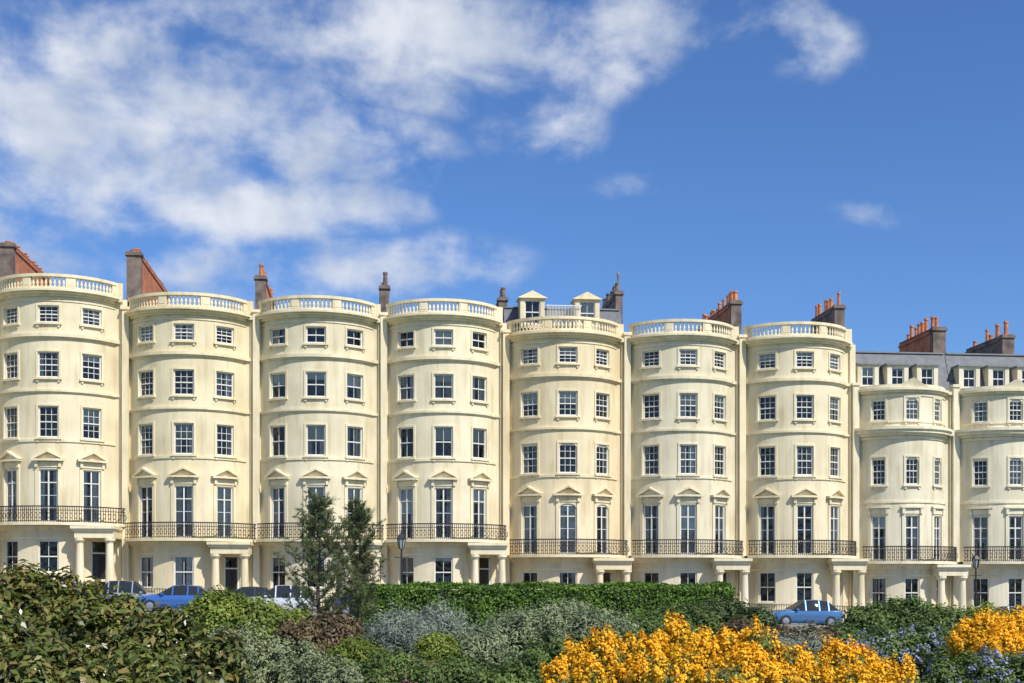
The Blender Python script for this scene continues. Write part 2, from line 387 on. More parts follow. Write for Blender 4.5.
        if A:
            for i in range(22):
                x=-1.2+i*.1; B['frames'].box(x-.014,x+.014,.9,.93,15.3,16.7)
            B['frames'].box(-1.3,1.1,.88,.95,16.7,16.76)
    G2=MB(); G2.lathe(hw-.40,-.1,[(-5,.05),(top,.05)],8)
    st=M_ST[tint]
    B['walls'].obj('walls',st,root); T.obj('mouldings_and_balustrade',M_TRIM,root)
    B['frames'].obj('window_frames',M_FRAME,root); B['glass'].obj('window_panes',M_GLASS,root)
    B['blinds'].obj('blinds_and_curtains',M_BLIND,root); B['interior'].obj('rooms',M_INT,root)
    G.obj('balcony_railing',M_IRON,root); B['door'].obj('front_door',M_DOOR,root)
    B['roof'].obj('roof',M_SLATE,root); B['lead'].obj('lead_flats',M_LEAD,root); G2.obj('downpipe',M_TRIM,root)
    return root,hw

SB=[-16.4,-8.2,0,8.18,16.33,24.3,32.36,40.17,48.0,55.05,62.4,70.4]
ZB=[4.5,4.0,3.05,3.05,3.05,2.1,2.1,2.1,1.73,1.73,1.4]
houses=[]
for i in range(11):
    st='A' if i<8 else 'B'
    dm=[(-2.2,1.25,15.5,17.1),(1.5,1.25,15.5,17.1)] if i==5 else None
    houses.append(house(SB[i],SB[i+1],ZB[i],st,tint=i,arch2=(0.3 if i==5 else 0),dormers=dm,glz=((3,4) if i not in(3,4) else (2,2))))
# chimneys: boundary, y start, length, body top (above eye), pot height, kind, half width
CH=[(1,2.8,10.0,22.4,.45,'b',.40),(2,2.2,12.5,21.9,.45,'b',.42),(3,2.0,9.5,20.5,.9,'s',.30),(4,2.6,6.0,20.2,.9,'s',.26),(5,2.6,4,19.6,.8,'s',.24),(6,3,6,20.3,.7,'s',.2),(7,1.5,9,19.5,.8,'s',.32),(8,3,5,19.7,.9,'s',.32),(9,2.5,6,18.2,1.0,'s',.42),(10,7,6,18.7,1.0,'s',.42),(0,2,9,22.6,.5,'b',.34)]
for (bi,y0,L,zt,ph,mt,cw) in CH:
    root,hw=houses[bi]; zb=ZB[bi]; x=-hw; zt=zt-zb; zr=13.5 if bi<9 else 11.0
    a=MB(); b=MB(); p=MB()
    b.box(x-cw-.04,x+cw+.04,y0,y0+.5,zr,zt+.12)
    b.box(x-cw-.13,x+cw+.13,y0-.1,y0+.6,zt-.15,zt+.02)
    a.box(x-cw,x+cw,y0+.5,y0+L,zr,zt)
    a.box(x-cw-.07,x+cw+.07,y0+.6,y0+L+.05,zt-.3,zt-.12)
    (p if mt=='b' else b).box(x-cw-.02,x+cw+.02,y0+.62,y0+L-.02,zt,zt+.08)
    n=int(L/.62)
    for k in range(n):
        if random.random()<(.15 if mt!='b' else .05): continue
        yy=y0+.35+k*.62; h=ph*random.choice([.6,.85,1,1.15]); r=random.uniform(.12,.17)*(1.3 if mt=='b' else 1)
        p.lathe(x+random.uniform(-.08,.08),yy,[(zt+.08,r*1.15),(zt+.14,r*1.1),(zt+.18,r),(zt+h*.85,r*.85),(zt+h*.87,r*1.1),(zt+h,r*1.05)],10)
    a.obj('chimney_stack',M_BRICK if (mt=='b' or bi in(3,7,9)) else M_STONE,root); b.obj('chimney_cap',M_STONE,root); p.obj('chimney_pots',M_POT if bi not in(4,5,6) else M_STONE,root)
    if bi==6:
        t=MB(); t.lathe(x,y0+.3,[(zt,.1),(zt+.9,.08),(zt+1.3,.12),(zt+1.5,.02)],8); t.obj('chimney_cowl',M_LEAD,root)

# ---------------------------------------------------------------- ground, road, pavements
xs=[-2500,-800,-300,-150]+list(np.arange(-80,90,2.0))+[150,300,800,2500]
ys=[-2500,-600,-100,-30]+list(np.arange(-10,110,2.0))+[150,300,800,3500]
vs=[(float(x),float(y),terr(x,y)-.03) for x in xs for y in ys]; ny=len(ys)
fs=[(i*ny+j,(i+1)*ny+j,(i+1)*ny+j+1,i*ny+j+1) for i in range(len(xs)-1) for j in range(ny-1)]
M_GRASS=simple('lawn_grass',(0.06,0.10,0.025),0.9,var=0.4,scale=1.2,bump=0.6)
g=MB(); g.v=vs; g.f=fs; g.obj('ground',M_GRASS)
M_ASPH=simple('asphalt',(0.055,0.055,0.058),0.85,var=0.25,scale=3,bump=.4)
M_PAVE=simple('paving_stone',(0.28,0.26,0.23),0.85,var=0.2,scale=2,bump=.2)
M_KERB=simple('kerb_stone',(0.34,0.33,0.31),0.8,var=.15)
M_PAINT=simple('road_paint',(0.75,0.75,0.72),0.6,var=.1)
def strip(mb,s0,s1,o0,o1,h,step=10,skirt=0):
    n=max(1,int(round((s1-s0)/step))); vs=[];fs=[]
    for i in range(n+1):
        s=s0+(s1-s0)*i/n
        for o in(o0,o1):
            vs.append(W(s,o,street(s)+h))
            if skirt: vs.append(W(s,o,street(s)+h-skirt))
    w=4 if skirt else 2
    for i in range(n):
        a=i*w;b=a+w
        if skirt: fs+=[(a,b,b+2,a+2),(a,a+1,b+1,b),(a+2,b+2,b+3,a+3)]
        else: fs.append((a,b,b+1,a+1))
    mb.add(vs,fs)
m=MB(); strip(m,-55,105,5.8,13.5,.02); m.obj('road',M_ASPH)
m=MB(); strip(m,-55,105,-1,5.65,.14,skirt=.2); m.obj('pavement',M_PAVE)
m=MB(); strip(m,-55,105,13.65,15.6,.14,skirt=.2); m.obj('pavement',M_PAVE)
m=MB(); strip(m,-55,105,5.65,5.8,.145,skirt=.2); strip(m,-55,105,13.5,13.65,.145,skirt=.2); m.obj('kerb',M_KERB)
m=MB()
for k in range(30):
    s=-50+k*5; 
    if s<100: strip(m,s,s+2.2,9.6,9.7,.025,step=2.2)
m.obj('road_markings',M_PAINT)
m=MB()
s=-16
while s<72:
    x,y,_=W(s,4.4); z=street(s)+.14; t=.014; m.box(x-t,x+t,y-t,y+t,z,z+1.15); s+=.16
for hz in (.15,1.05):
    vs=[]
    for i,s in enumerate((-16,72)):
        for o,dz in ((4.38,0),(4.42,0),(4.42,.04),(4.38,.04)): vs.append(W(s,o,street(s)+.14+hz+dz))
    m.add(vs,[(0,4,5,1),(1,5,6,2),(2,6,7,3),(3,7,4,0)])
m.obj('iron_area_railing',M_IRON)

# ---------------------------------------------------------------- cars
def carpaint(name,c):
    m,nt,b=nmat(name); b.inputs['Base Color'].default_value=(*c,1); b.inputs['Roughness'].default_value=.28; b.inputs['Metallic'].default_value=.35; b.inputs['Coat Weight'].default_value=1; b.inputs['Coat Roughness'].default_value=.05
    return m
M_CG=simple('car_glass',(0.02,0.025,0.03),.05,var=.1); M_TYRE=simple('tyre',(0.02,0.02,0.02),.85); M_ALLOY=simple('alloy',(0.5,0.5,0.52),.3,metal=.9)
M_LAMPC=simple('headlamp',(0.8,0.8,0.82),.15,var=.05); M_TAIL=simple('tail_lamp',(0.5,0.02,0.02),.2,var=.05)
def car(s,o,paint,flip=False,L=4.2,Hh=1.48,hatch=True):
    root=bpy.data.objects.new('parked_car',None); scene.collection.objects.link(root)
    root.location=W(s,o,street(s)+.02); root.rotation_euler=(0,math.atan(.0259)*(1 if not flip else -1),TH+(math.pi if flip else 0))
    h=L/2
    st=[(-h,.45,.62,.66,.62,.5,0),(-h+.06,.30,.72,.78,.78,.62,0),(-h+.5,.22,.80,.88,.85,.68,0),(-h+1.15,.2,.88,.97,.87,.72,0),
        (-h+1.95,.2,.92,Hh-.04,.87,.60,1),(-h+2.5,.2,.93,Hh,.88,.62,1),(-h+3.3,.2,.95,Hh-.04,.87,.60,1),
        (h-.28,.24,.96,1.02 if hatch else .99,.84,.66,1),(h-.05,.32,.86,.92,.8,.6,0),(h,.45,.7,.74,.7,.5,0)]
    vs=[];fs=[];mi=[]
    for (x,zb,zs,zt,ws,wt,c) in st:
        ring=[(x,-ws*.92,zb),(x,-ws,(zb+zs)*.5),(x,-ws*.98,zs),(x,-wt,zt),(x,0,zt+.03),(x,wt,zt),(x,ws*.98,zs),(x,ws,(zb+zs)*.5),(x,ws*.92,zb)]
        vs+=ring
    n=9
    for i in range(len(st)-1):
        for k in range(n):
            l=(k+1)%n; fs.append((i*n+k,(i+1)*n+k,(i+1)*n+l,i*n+l))
            cab= (i in (4,5) and k in(2,5)) or (i in(3,6) and k in(2,3,4,5))
            mi.append(1 if cab else 0)
    fs.append(tuple(range(n))); mi.append(0); fs.append(tuple(range((len(st)-1)*n,len(st)*n))[::-1]); mi.append(0)
    me=bpy.data.meshes.new('body'); me.from_pydata(vs,[],fs); me.materials.append(paint); me.materials.append(M_CG)
    for p,k in zip(me.polygons,mi): p.material_index=k; p.use_smooth=True
    ob=bpy.data.objects.new('body',me); scene.collection.objects.link(ob); ob.parent=root
    md=ob.modifiers.new('b','BEVEL'); md.width=.04; md.segments=2; md.limit_method='ANGLE'; md.angle_limit=math.radians(20)
    pil=MB()
    for sg in(-1,1):
        for x in(-h+1.95,-h+2.75,-h+3.3):
            pil.add([(x-.035,sg*.865,.93),(x+.035,sg*.865,.93),(x+.035,sg*.625,Hh-.03),(x-.035,sg*.625,Hh-.03)],[(0,1,2,3)])
        pil.box(-h+1.35,-h+1.5,sg*.9-.08,sg*.9+.08,.93,1.05)
    pil.obj('pillars_and_mirrors',paint,root)
    w=MB(); al=MB()
    for x in(-h+.78,h-.78):
        for sg in(-1,1):
            prof=[(.0,.2),(.0,.31),(.03,.33),(.17,.33),(.2,.31),(.2,.2)]
            nn=18; vs=[];fs=[]
            for (d,r) in prof:
                for i in range(nn):
                    a=2*math.pi*i/nn; vs.append((x+r*math.cos(a),sg*(.70+d),.33+r*math.sin(a)))
            for k in range(len(prof)-1):
                for i in range(nn): j=(i+1)%nn; fs.append((k*nn+i,k*nn+j,(k+1)*nn+j,(k+1)*nn+i))
            w.add(vs,fs)
            vs=[(x+.21*math.cos(2*math.pi*i/nn),sg*.885,.33+.21*math.sin(2*math.pi*i/nn)) for i in range(nn)]+[(x,sg*.9,.33)]
            al.add(vs,[(i,(i+1)%nn,nn) for i in range(nn)])
    w.obj('tyres',M_TYRE,root); al.obj('wheels',M_ALLOY,root)
    hl=MB(); tl=MB(); 
    for sg in(-1,1):
        hl.box(-h-.01,-h+.22,sg*.62-.13,sg*.62+.13,.60,.72); tl.box(h-.16,h+.01,sg*.66-.09,sg*.66+.09,.66,.86)
    hl.obj('headlamps',M_LAMPC,root); tl.obj('tail_lamps',M_TAIL,root)
    np_=MB(); np_.box(h-.01,h+.02,-.26,.26,.48,.6); np_.obj('number_plate',M_LAMPC,root)
PB=carpaint('paint_blue',(0.05,0.16,0.50)); PLB=carpaint('paint_light_blue',(0.07,0.18,0.40)); PW=carpaint('paint_white',(0.75,0.76,0.78)); PS=carpaint('paint_silver',(0.4,0.42,0.45)); PD=carpaint('paint_dark',(0.04,0.045,0.06)); PR=carpaint('paint_red',(0.3,0.03,0.03))
car(4.9,12.3,PB); car(-.4,12.3,PLB,True); car(10.4,12.3,PW,Hh=1.62); car(15.4,12.3,PD,True); car(-6,12.3,PS)
car(40.2,12.3,PLB,Hh=1.55); car(53.4,12.3,PLB,True); car(59,12.4,PD); car(49.5,6.9,PS,True); car(22,6.9,PS); car(1.5,6.9,PS,True,Hh=1.65); car(8,6.9,PD); car(32,6.9,PR)

# ---------------------------------------------------------------- street lamps
M_LG=simple('lamp_glass',(0.35,0.38,0.4),.1,var=.03)
def street_lamp(s,o,H=4.2):
    root=bpy.data.objects.new('street_lamp',None); scene.collection.objects.link(root)
    x,y,_=W(s,o); root.location=(x,y,terr(x,y))
    m=MB(); m.lathe(0,0,[(0,.16),(.35,.16),(.4,.11),(1.1,.10),(1.15,.13),(1.2,.07),(H-1.05,.05),(H-1,.08),(H-.95,.05),(H-.75,.05),(H-.72,.11)],12)
    m.box(-.4,.4,-.02,.02,H-1.2,H-1.16)
    m.lathe(0,0,[(H-.15,.29),(H-.1,.26),(H+.08,.14),(H+.1,.06),(H+.2,.05),(H+.28,.01)],6)
    for i in range(6):
        a=2*math.pi*i/6; c,sn=math.cos(a),math.sin(a)
        p0=Vector((.12*c,.12*sn,H-.72)); p1=Vector((.24*c,.24*sn,H-.15)); t=.018
        m.add([(p0.x-t,p0.y-t,p0.z),(p0.x+t,p0.y+t,p0.z),(p1.x+t,p1.y+t,p1.z),(p1.x-t,p1.y-t,p1.z)],[(0,1,2,3)])
        m.add([(p0.x-t,p0.y+t,p0.z),(p0.x+t,p0.y-t,p0.z),(p1.x+t,p1.y-t,p1.z),(p1.x-t,p1.y+t,p1.z)],[(0,1,2,3)])
    m.obj('post_and_lantern_frame',M_IRON,root)
    g=MB(); g.lathe(0,0,[(H-.71,.11),(H-.16,.225)],6); g.obj('lantern_glass',M_LG,root)
street_lamp(17.1,13.9,4.5); street_lamp(54.0,5.2,4.6); street_lamp(-20,13.9)

# ---------------------------------------------------------------- foliage
def leafobj(name,c,n,L,Wd,mat,parent=None,fold=.15,tang=None):
    K=len(c); n=n/np.linalg.norm(n,axis=1,keepdims=True)
    r=rng.normal(size=(K,3)) if tang is None else tang+rng.normal(size=(K,3))*.25
    t=r-n*np.sum(r*n,axis=1,keepdims=True); t/=np.linalg.norm(t,axis=1,keepdims=True)
    b=np.cross(n,t); sz=rng.uniform(.65,1.25,(K,1)); L=L*sz; Wd=Wd*sz
    v=np.empty((K,4,3)); v[:,0]=c-t*L/2; v[:,1]=c+b*Wd/2+n*L*fold; v[:,2]=c+t*L/2; v[:,3]=c-b*Wd/2+n*L*fold
    me=bpy.data.meshes.new(name); me.vertices.add(K*4); me.vertices.foreach_set('co',v.reshape(-1).astype(np.float32))
    me.loops.add(K*4); me.loops.foreach_set('vertex_index',np.arange(K*4,dtype=np.int32))
    me.polygons.add(K); me.polygons.foreach_set('loop_start',np.arange(0,K*4,4,dtype=np.int32)); me.polygons.foreach_set('loop_total',np.full(K,4,dtype=np.int32))
    me.update(calc_edges=True); me.materials.append(mat)
    o=bpy.data.objects.new(name,me); scene.collection.objects.link(o)
    if parent: o.parent=parent
    return o
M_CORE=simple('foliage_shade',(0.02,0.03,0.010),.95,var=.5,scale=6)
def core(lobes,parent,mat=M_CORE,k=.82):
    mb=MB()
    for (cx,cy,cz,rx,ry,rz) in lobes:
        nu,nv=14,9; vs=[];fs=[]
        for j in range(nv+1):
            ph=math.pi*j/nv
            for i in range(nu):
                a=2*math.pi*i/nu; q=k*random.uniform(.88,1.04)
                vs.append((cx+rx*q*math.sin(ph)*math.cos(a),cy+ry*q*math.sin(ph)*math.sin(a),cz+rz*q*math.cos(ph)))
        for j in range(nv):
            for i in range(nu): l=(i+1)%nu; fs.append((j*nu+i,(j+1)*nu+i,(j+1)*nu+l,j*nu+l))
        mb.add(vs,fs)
    return mb.obj('shade_core',mat,parent)  # solid hull blocking see-through; its dark colour stands in for shade inside the bush
def sample(lobes,nc,per,cr,flat=.3,jit=.12,tall=1.0):
    vol=np.array([l[3]*l[5]+l[3]*l[4] for l in lobes]); pr=vol/vol.sum(); idx=rng.choice(len(lobes),nc,p=pr)
    L=np.array(lobes)[idx]; d=rng.normal(size=(nc,3)); d/=np.linalg.norm(d,axis=1,keepdims=True)
    d[:,2]=np.where(d[:,2]<-.35,-d[:,2],d[:,2]); d[:,1]=np.where((d[:,1]>.3)&(rng.random(nc)<.6),-d[:,1],d[:,1])
    cc=L[:,:3]+d*L[:,3:]*rng.uniform(1-jit*2,1+jit*.4,(nc,1))
    e=rng.normal(size=(nc,per,3)); e/=np.linalg.norm(e,axis=2,keepdims=True)
    rr=rng.random((nc,per,1))**(1/2.2); crr=cr*rng.uniform(.6,1.35,(nc,1,1))
    off=e*rr*crr
    if tall!=1.0:
        ax=d*.6+np.array([0,0,1])+rng.normal(size=(nc,3))*.2; ax/=np.linalg.norm(ax,axis=1,keepdims=True)
        k=np.sum(off*ax[:,None,:],axis=2,keepdims=True); off=off+ax[:,None,:]*k*(tall-1)
        tt=np.clip(k/crr,-1,1); off=off-(off-ax[:,None,:]*np.sum(off*ax[:,None,:],axis=2,keepdims=True))*np.clip(tt,0,1)*.6
    c=cc[:,None,:]+off
    n=e*.8+d[:,None,:]*.6+rng.normal(size=(nc,per,3))*.45+np.array([0,0,.35])
    return c.reshape(-1,3),n.reshape(-1,3)
def bush(name,lobes,nc,per,cr,L,Wd,mat,corek=.82,jit=.12,extra=None,coremat=None,tall=1.0):
    root=bpy.data.objects.new(name,None); scene.collection.objects.link(root)
    core(lobes,root,coremat or M_CORE,corek)
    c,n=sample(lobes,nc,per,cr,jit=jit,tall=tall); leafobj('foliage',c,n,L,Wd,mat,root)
    if extra:
        c,n=sample([(l[0],l[1],l[2],l[3]*1.04,l[4]*1.04,l[5]*1.04) for l in lobes],extra[0],extra[1],extra[2],jit=.06); leafobj('flowers',c,n,extra[3],extra[3]*.8,extra[4],root)
    return root
def PX(x,y,D): return ((x-512)/1300*D, D, EYE+(588-y)/1300*D)
def lobe(x,ytop,D,rpx,hz=None,ry=None):
    X,Y,Z=PX(x,ytop,D); r=rpx/1300*D; rz=hz if hz else max(r*.9,Z*.5)
    return (X,Y,Z-rz,r,ry or r,rz)
GA=1.75
G_LAUREL=leafmat('laurel_leaves',[(0.035,0.055,0.012),(0.07,0.10,0.02),(0.11,0.13,0.03),(0.16,0.12,0.04),(0.06,0.09,0.02)],.2,.32,.5,gain=1.55)
G_GREY=leafmat('grey_green_leaves',[(0.12,0.16,0.08),(0.2,0.23,0.14),(0.16,0.2,0.10)],.15,.7,gain=1.4)
G_YEL=leafmat('yellow_green_leaves',[(0.08,0.13,0.02),(0.14,0.19,0.03),(0.2,0.22,0.05)],.2,gain=1.4)
G_MID=leafmat('mid_green_leaves',[(0.04,0.075,0.018),(0.07,0.11,0.03),(0.10,0.13,0.04)],.2,gain=GA)
G_DARK=leafmat('dark_green_leaves',[(0.022,0.04,0.014),(0.04,0.065,0.02),(0.07,0.085,0.03)],.15,gain=GA)
G_HEDGE=leafmat('hedge_leaves',[(0.05,0.10,0.012),(0.075,0.145,0.02),(0.10,0.17,0.03)],.2,gain=1.6)
G_BLUE=leafmat('lavender_leaves',[(0.13,0.16,0.13),(0.2,0.23,0.22),(0.17,0.2,0.13)],.15,.7,gain=1.4)
G_RED=leafmat('bronze_leaves',[(0.07,0.05,0.03),(0.13,0.08,0.05),(0.07,0.08,0.03)],.15,gain=1.5)
F_BLUE=leafmat('blue_flowers',[(0.20,0.23,0.47),(0.28,0.32,0.56),(0.38,0.42,0.58)],.1,.7)
F_GOLD=leafmat('gorse_flowers',[(0.88,0.42,0.01),(0.92,0.51,0.02),(0.94,0.60,0.05),(0.90,0.46,0.01)],.2,.6,.2,patch=.4)
F_PINK=leafmat('pink_flowers',[(0.5,0.2,0.25),(0.6,0.4,0.4)],.1,.7)
C_GOLD=simple('gorse_shade',(0.40,0.21,0.02),.9,var=.4,scale=8)  # core gold darkened so gaps between flower clumps read as shade

bush('laurel_bush',[lobe(-30,586,11,110),lobe(22,579,11.5,72),lobe(75,584,11.3,58),lobe(118,597,11.5,58),lobe(160,614,11,58),lobe(205,638,10.6,56),lobe(10,640,10,120),lobe(130,655,10,95)],1350,50,.12,.085,.036,G_LAUREL,jit=.18)
bush('silver_leaved_shrub',[lobe(245,628,14,45),lobe(290,640,14,45),lobe(330,660,13.5,42),lobe(210,634,15,40)],560,45,.11,.06,.02,G_GREY,jit=.18)
bush('evergreen_shrub',[lobe(220,594,30,32),lobe(255,602,30,32),lobe(200,606,32,22),lobe(290,612,31,26)],500,45,.22,.11,.055,G_YEL)
bush('evergreen_shrub',[lobe(330,616,25,34),lobe(300,624,24,26)],260,45,.16,.09,.045,G_RED)
bush('dome_shrub',[lobe(356,641,16,34),lobe(385,655,16,22)],340,45,.09,.045,.022,G_YEL)
bush('dome_shrub',[lobe(437,634,18,24)],200,45,.09,.045,.022,G_YEL)
bush('lavender_shrub',[lobe(405,616,20,34),lobe(440,612,21,34),lobe(385,624,20,22)],420,36,.12,.11,.014,G_BLUE,jit=.2,tall=2.6)
bush('evergreen_shrub',[lobe(395,655,14,40),lobe(460,660,14,42),lobe(505,668,13,36)],450,45,.11,.06,.024,G_MID,jit=.18)
bush('silver_leaved_shrub',[lobe(520,614,22,40),lobe(565,608,22,42),lobe(606,618,22,34),lobe(480,632,20,34)],600,45,.15,.09,.026,G_GREY,jit=.18,tall=1.6)
bush('evergreen_shrub',[lobe(640,615,24,36),lobe(680,606,25,36),lobe(560,642,17,60),lobe(630,640,18,60)],600,45,.16,.08,.034,G_MID,jit=.18)
bush('evergreen_shrub',[lobe(720,602,30,34),lobe(752,610,29,24),lobe(700,612,28,30)],420,45,.2,.10,.05,G_DARK)
bush('bronze_shrub',[lobe(780,628,25,32),lobe(822,630,24,30),lobe(742,626,23,28)],380,45,.16,.09,.04,G_RED)
bush('evergreen_shrub',[lobe(872,606,27,32),lobe(905,602,27,38),lobe(945,612,27,32),lobe(846,632,24,24)],540,45,.18,.09,.045,G_MID,jit=.18)
bush('ceanothus_shrub',[lobe(880,630,18,38),lobe(925,626,18,36),lobe(850,640,17,34),lobe(960,640,17,30)],450,45,.12,.06,.026,G_MID,extra=(400,22,.05,.038,F_BLUE),jit=.18)
bush('lavender_shrub',[lobe(800,640,18,34),lobe(760,642,18,32)],350,36,.11,.10,.014,G_BLUE,jit=.18,tall=2.4)
bush('evergreen_shrub',[lobe(985,609,38,40),lobe(1035,608,38,40),lobe(940,608,40,26)],360,45,.24,.13,.065,G_YEL)
bush('evergreen_shrub',[lobe(90,606,34,40),lobe(50,598,34,46),lobe(125,616,30,22)],320,45,.24,.13,.065,G_MID)
bush('evergreen_shrub',[lobe(735,614,44,30),lobe(850,622,44,30),lobe(900,618,46,36)],300,40,.3,.15,.07,G_DARK)
bush('flowering_shrub',[lobe(420,662,12,26),lobe(385,668,12,22)],240,40,.08,.04,.017,G_MID,extra=(60,18,.03,.022,F_PINK))
bush('ceanothus_shrub',[lobe(985,652,12,34),lobe(1030,655,12,40),lobe(945,664,12,26)],300,45,.09,.045,.02,G_MID,extra=(170,20,.04,.03,F_BLUE))

def gorse(lobes,nc,cr):
    root=bush('gorse_bush',[(l[0],l[1],l[2]-.04,l[3]*.96,l[4]*.96,l[5]*.96) for l in lobes],50*len(lobes),36,.07,.05,.012,G_MID,.8)
    c,n=sample(lobes,nc,80,cr,jit=.14,tall=1.9); leafobj('golden_flowers',c,n,.029,.025,F_GOLD,root,.25)
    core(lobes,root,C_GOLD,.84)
prof=[(550,668),(565,655),(580,640),(596,632),(612,640),(636,638),(660,630),(684,620),(705,632),(730,634),(745,626),(765,628),(790,640),(812,644),(850,646),(880,656),(900,662),(915,664),(930,674)]
def gy(x): return float(np.interp(x,[p[0] for p in prof],[p[1] for p in prof]))
lb=[]
x=560
while x<918:
    r=random.uniform(13,23); lb.append(lobe(x,gy(x)+random.uniform(-4,10),random.uniform(10.7,11.4),r,hz=random.uniform(.2,.3))); x+=r*random.uniform(1.0,1.5)
x=562
while x<918:
    r=random.uniform(18,28); lb.append(lobe(x,gy(x)+random.uniform(16,32),random.uniform(10.1,10.6),r,hz=random.uniform(.22,.32))); x+=r*random.uniform(1.0,1.4)
x=574
while x<914:
    lb.append(lobe(x,gy(x)+24,11.2,34,hz=.5)); x+=34
gorse(lb,1900,.055)
gorse([lobe(965,626,14,16,.25),lobe(985,618,14,22,.3),lobe(1012,616,14,24,.3),lobe(1040,620,14,24,.3),lobe(1000,634,13.6,22,.3),lobe(1024,640,13.6,24,.3),lobe(1065,630,14,24,.4)],560,.062)

def hedge(x0,x1,y,yd,h,name='clipped_hedge'):
    root=bpy.data.objects.new(name,None); scene.collection.objects.link(root)
    m=MB(); m.box(x0+.1,x1-.1,y+.1,y+yd-.1,-.2,h-.1); m.obj('shade_core',M_CORE,root)  # filler box; the hedge's inner shade is put into its dark colour
    Lx=x1-x0; n1=int(Lx*h*800); n2=int(Lx*yd*600)
    def lump(a,b): return .07*np.sin(a*2.1+np.sin(b*3))+.05*np.sin(a*5.3+b*4)
    a=rng.uniform(x0,x1,n1); z=rng.uniform(0,h,n1); f=np.stack([a,y+lump(a,z)+rng.uniform(-.05,.1,n1),z],1); nf=rng.normal(size=(n1,3))*.6+np.array([0,-1,.3])
    a=rng.uniform(x0,x1,n2); b=rng.uniform(y,y+yd,n2); t=np.stack([a,b,h+lump(a,b)*.7+rng.uniform(-.08,.08,n2)],1); nt_=rng.normal(size=(n2,3))*.6+np.array([0,0,1])
    k=int(yd*h*900); q=[]
    for xx,sg in((x0,-1),(x1,1)):
        q.append(np.stack([xx+rng.uniform(-.08,.08,k),rng.uniform(y,y+yd,k),rng.uniform(0,h,k)],1))
    e=np.concatenate(q); ne=rng.normal(size=(2*k,3))*.6+np.array([0,0,.5])
    leafobj('foliage',np.concatenate([f,t,e]),np.concatenate([nf,nt_,ne]),.09,.055,G_HEDGE,root)
hedge(-4.8,6.8,40,2.0,1.64)

M_BARK=simple('bark',(0.11,0.085,0.06),.9,var=.4,scale=8,bump=.6)
G_PINE=leafmat('pine_needles',[(0.05,0.07,0.03),(0.09,0.115,0.05),(0.14,0.16,0.08)],.2,.6,gain=1.5)
def tube(mb,pts,r0,r1,n=6):
    vs=[];fs=[]; K=len(pts)
    for i,p in enumerate(pts):
        d=(pts[min(i+1,K-1)]-pts[max(i-1,0)]).normalized(); a=d.orthogonal().normalized(); b=d.cross(a); r=r0+(r1-r0)*i/(K-1)
        for j in range(n):
            t=2*math.pi*j/n; q=p+a*math.cos(t)*r+b*math.sin(t)*r; vs.append(tuple(q))
    for i in range(K-1):
        for j in range(n): l=(j+1)%n; fs.append((i*n+j,i*n+l,(i+1)*n+l,(i+1)*n+j))
    mb.add(vs,fs)
def pine(x,D,H,spread,lean=0,narrow=False,nb=46):
    root=bpy.data.objects.new('pine_tree',None); scene.collection.objects.link(root)
    X=(x-512)/1300*D; root.location=(X,D,terr(X,D))
    tr=MB(); pts=[Vector((lean*(i/7)**1.5+.04*math.sin(i*1.7),.03*math.cos(i*2),H*.96*i/7)) for i in range(8)]
    tube(tr,pts,.075,.012,8); C=[];Nn=[];T=[]
    for k in range(nb):
        f=.16+.82*(k+random.random())/nb; f=min(f,.995); i=min(6,int(f*7)); fr=f*7-i; b0=pts[i].lerp(pts[i+1],fr)
        a=k*2.4+random.uniform(-.5,.5); Lb=spread*(1-f)**.6*random.uniform(.4,1.25)+.16
        up=.3+.9*f if not narrow else 1.0
        bp=[b0+Vector((math.cos(a)*Lb*t,math.sin(a)*Lb*t,Lb*(up*t*t*.8+.1*t)+random.uniform(-.02,.02))) for t in(0,.25,.5,.75,1)]
        tube(tr,bp,.024*(1-f)+.008,.005,5)
        for t in np.linspace(.3,1,8):
            j=min(3,int(t*4)); p=bp[j].lerp(bp[j+1],t*4-j)
            for sub in range(3):
                pd=Vector((random.gauss(0,1),random.gauss(0,1),random.gauss(.7,.6))).normalized(); sl=random.uniform(.06,.24)
                q=p+pd*sl
                n=19; dd=rng.normal(size=(n,3))*.5+np.array(pd)+np.array([0,0,.2]); dd/=np.linalg.norm(dd,axis=1,keepdims=True)
                st=np.array(p)+(np.array(q)-np.array(p))*rng.random((n,1)); C.append(st+dd*.05); T.append(dd); Nn.append(np.cross(dd,rng.normal(size=(n,3))))
    tr.obj('trunk_and_limbs',M_BARK,root,True)
    leafobj('needles',np.concatenate(C),np.concatenate(Nn),.135,.013,G_PINE,root,0.0,np.concatenate(T)*4)
pine(319,36,4.15,1.3,.0,False,52); pine(358,37,4.15,.75,.05,True,42)

# ---------------------------------------------------------------- world
w=bpy.data.worlds.new('World'); scene.world=w; w.use_nodes=True; nt=w.node_tree; nt.nodes.clear()
try:
    w.cycles.sampling_method='MANUAL'; w.cycles.sample_map_resolution=256
except Exception: pass
out=N(nt,'ShaderNodeOutputWorld'); bg=N(nt,'ShaderNodeBackground'); bg.inputs['Strength'].default_value=0.105
sky=N(nt,'ShaderNodeTexSky',sky_type='NISHITA'); sky.sun_disc=False; sky.sun_elevation=SUN_EL; sky.sun_rotation=SUN_AZ; sky.air_density=1.0; sky.dust_density=.5; sky.ozone_density=2.5
tc=N(nt,'ShaderNodeTexCoord')
sx=N(nt,'ShaderNodeSeparateXYZ'); nt.links.new(tc.outputs['Generated'],sx.inputs[0])
at=N(nt,'ShaderNodeMath',operation='ARCTAN2'); nt.links.new(sx.outputs[0],at.inputs[0]); nt.links.new(sx.outputs[1],at.inputs[1])
asn=N(nt,'ShaderNodeMath',operation='ARCSINE'); nt.links.new(sx.outputs[2],asn.inputs[0])
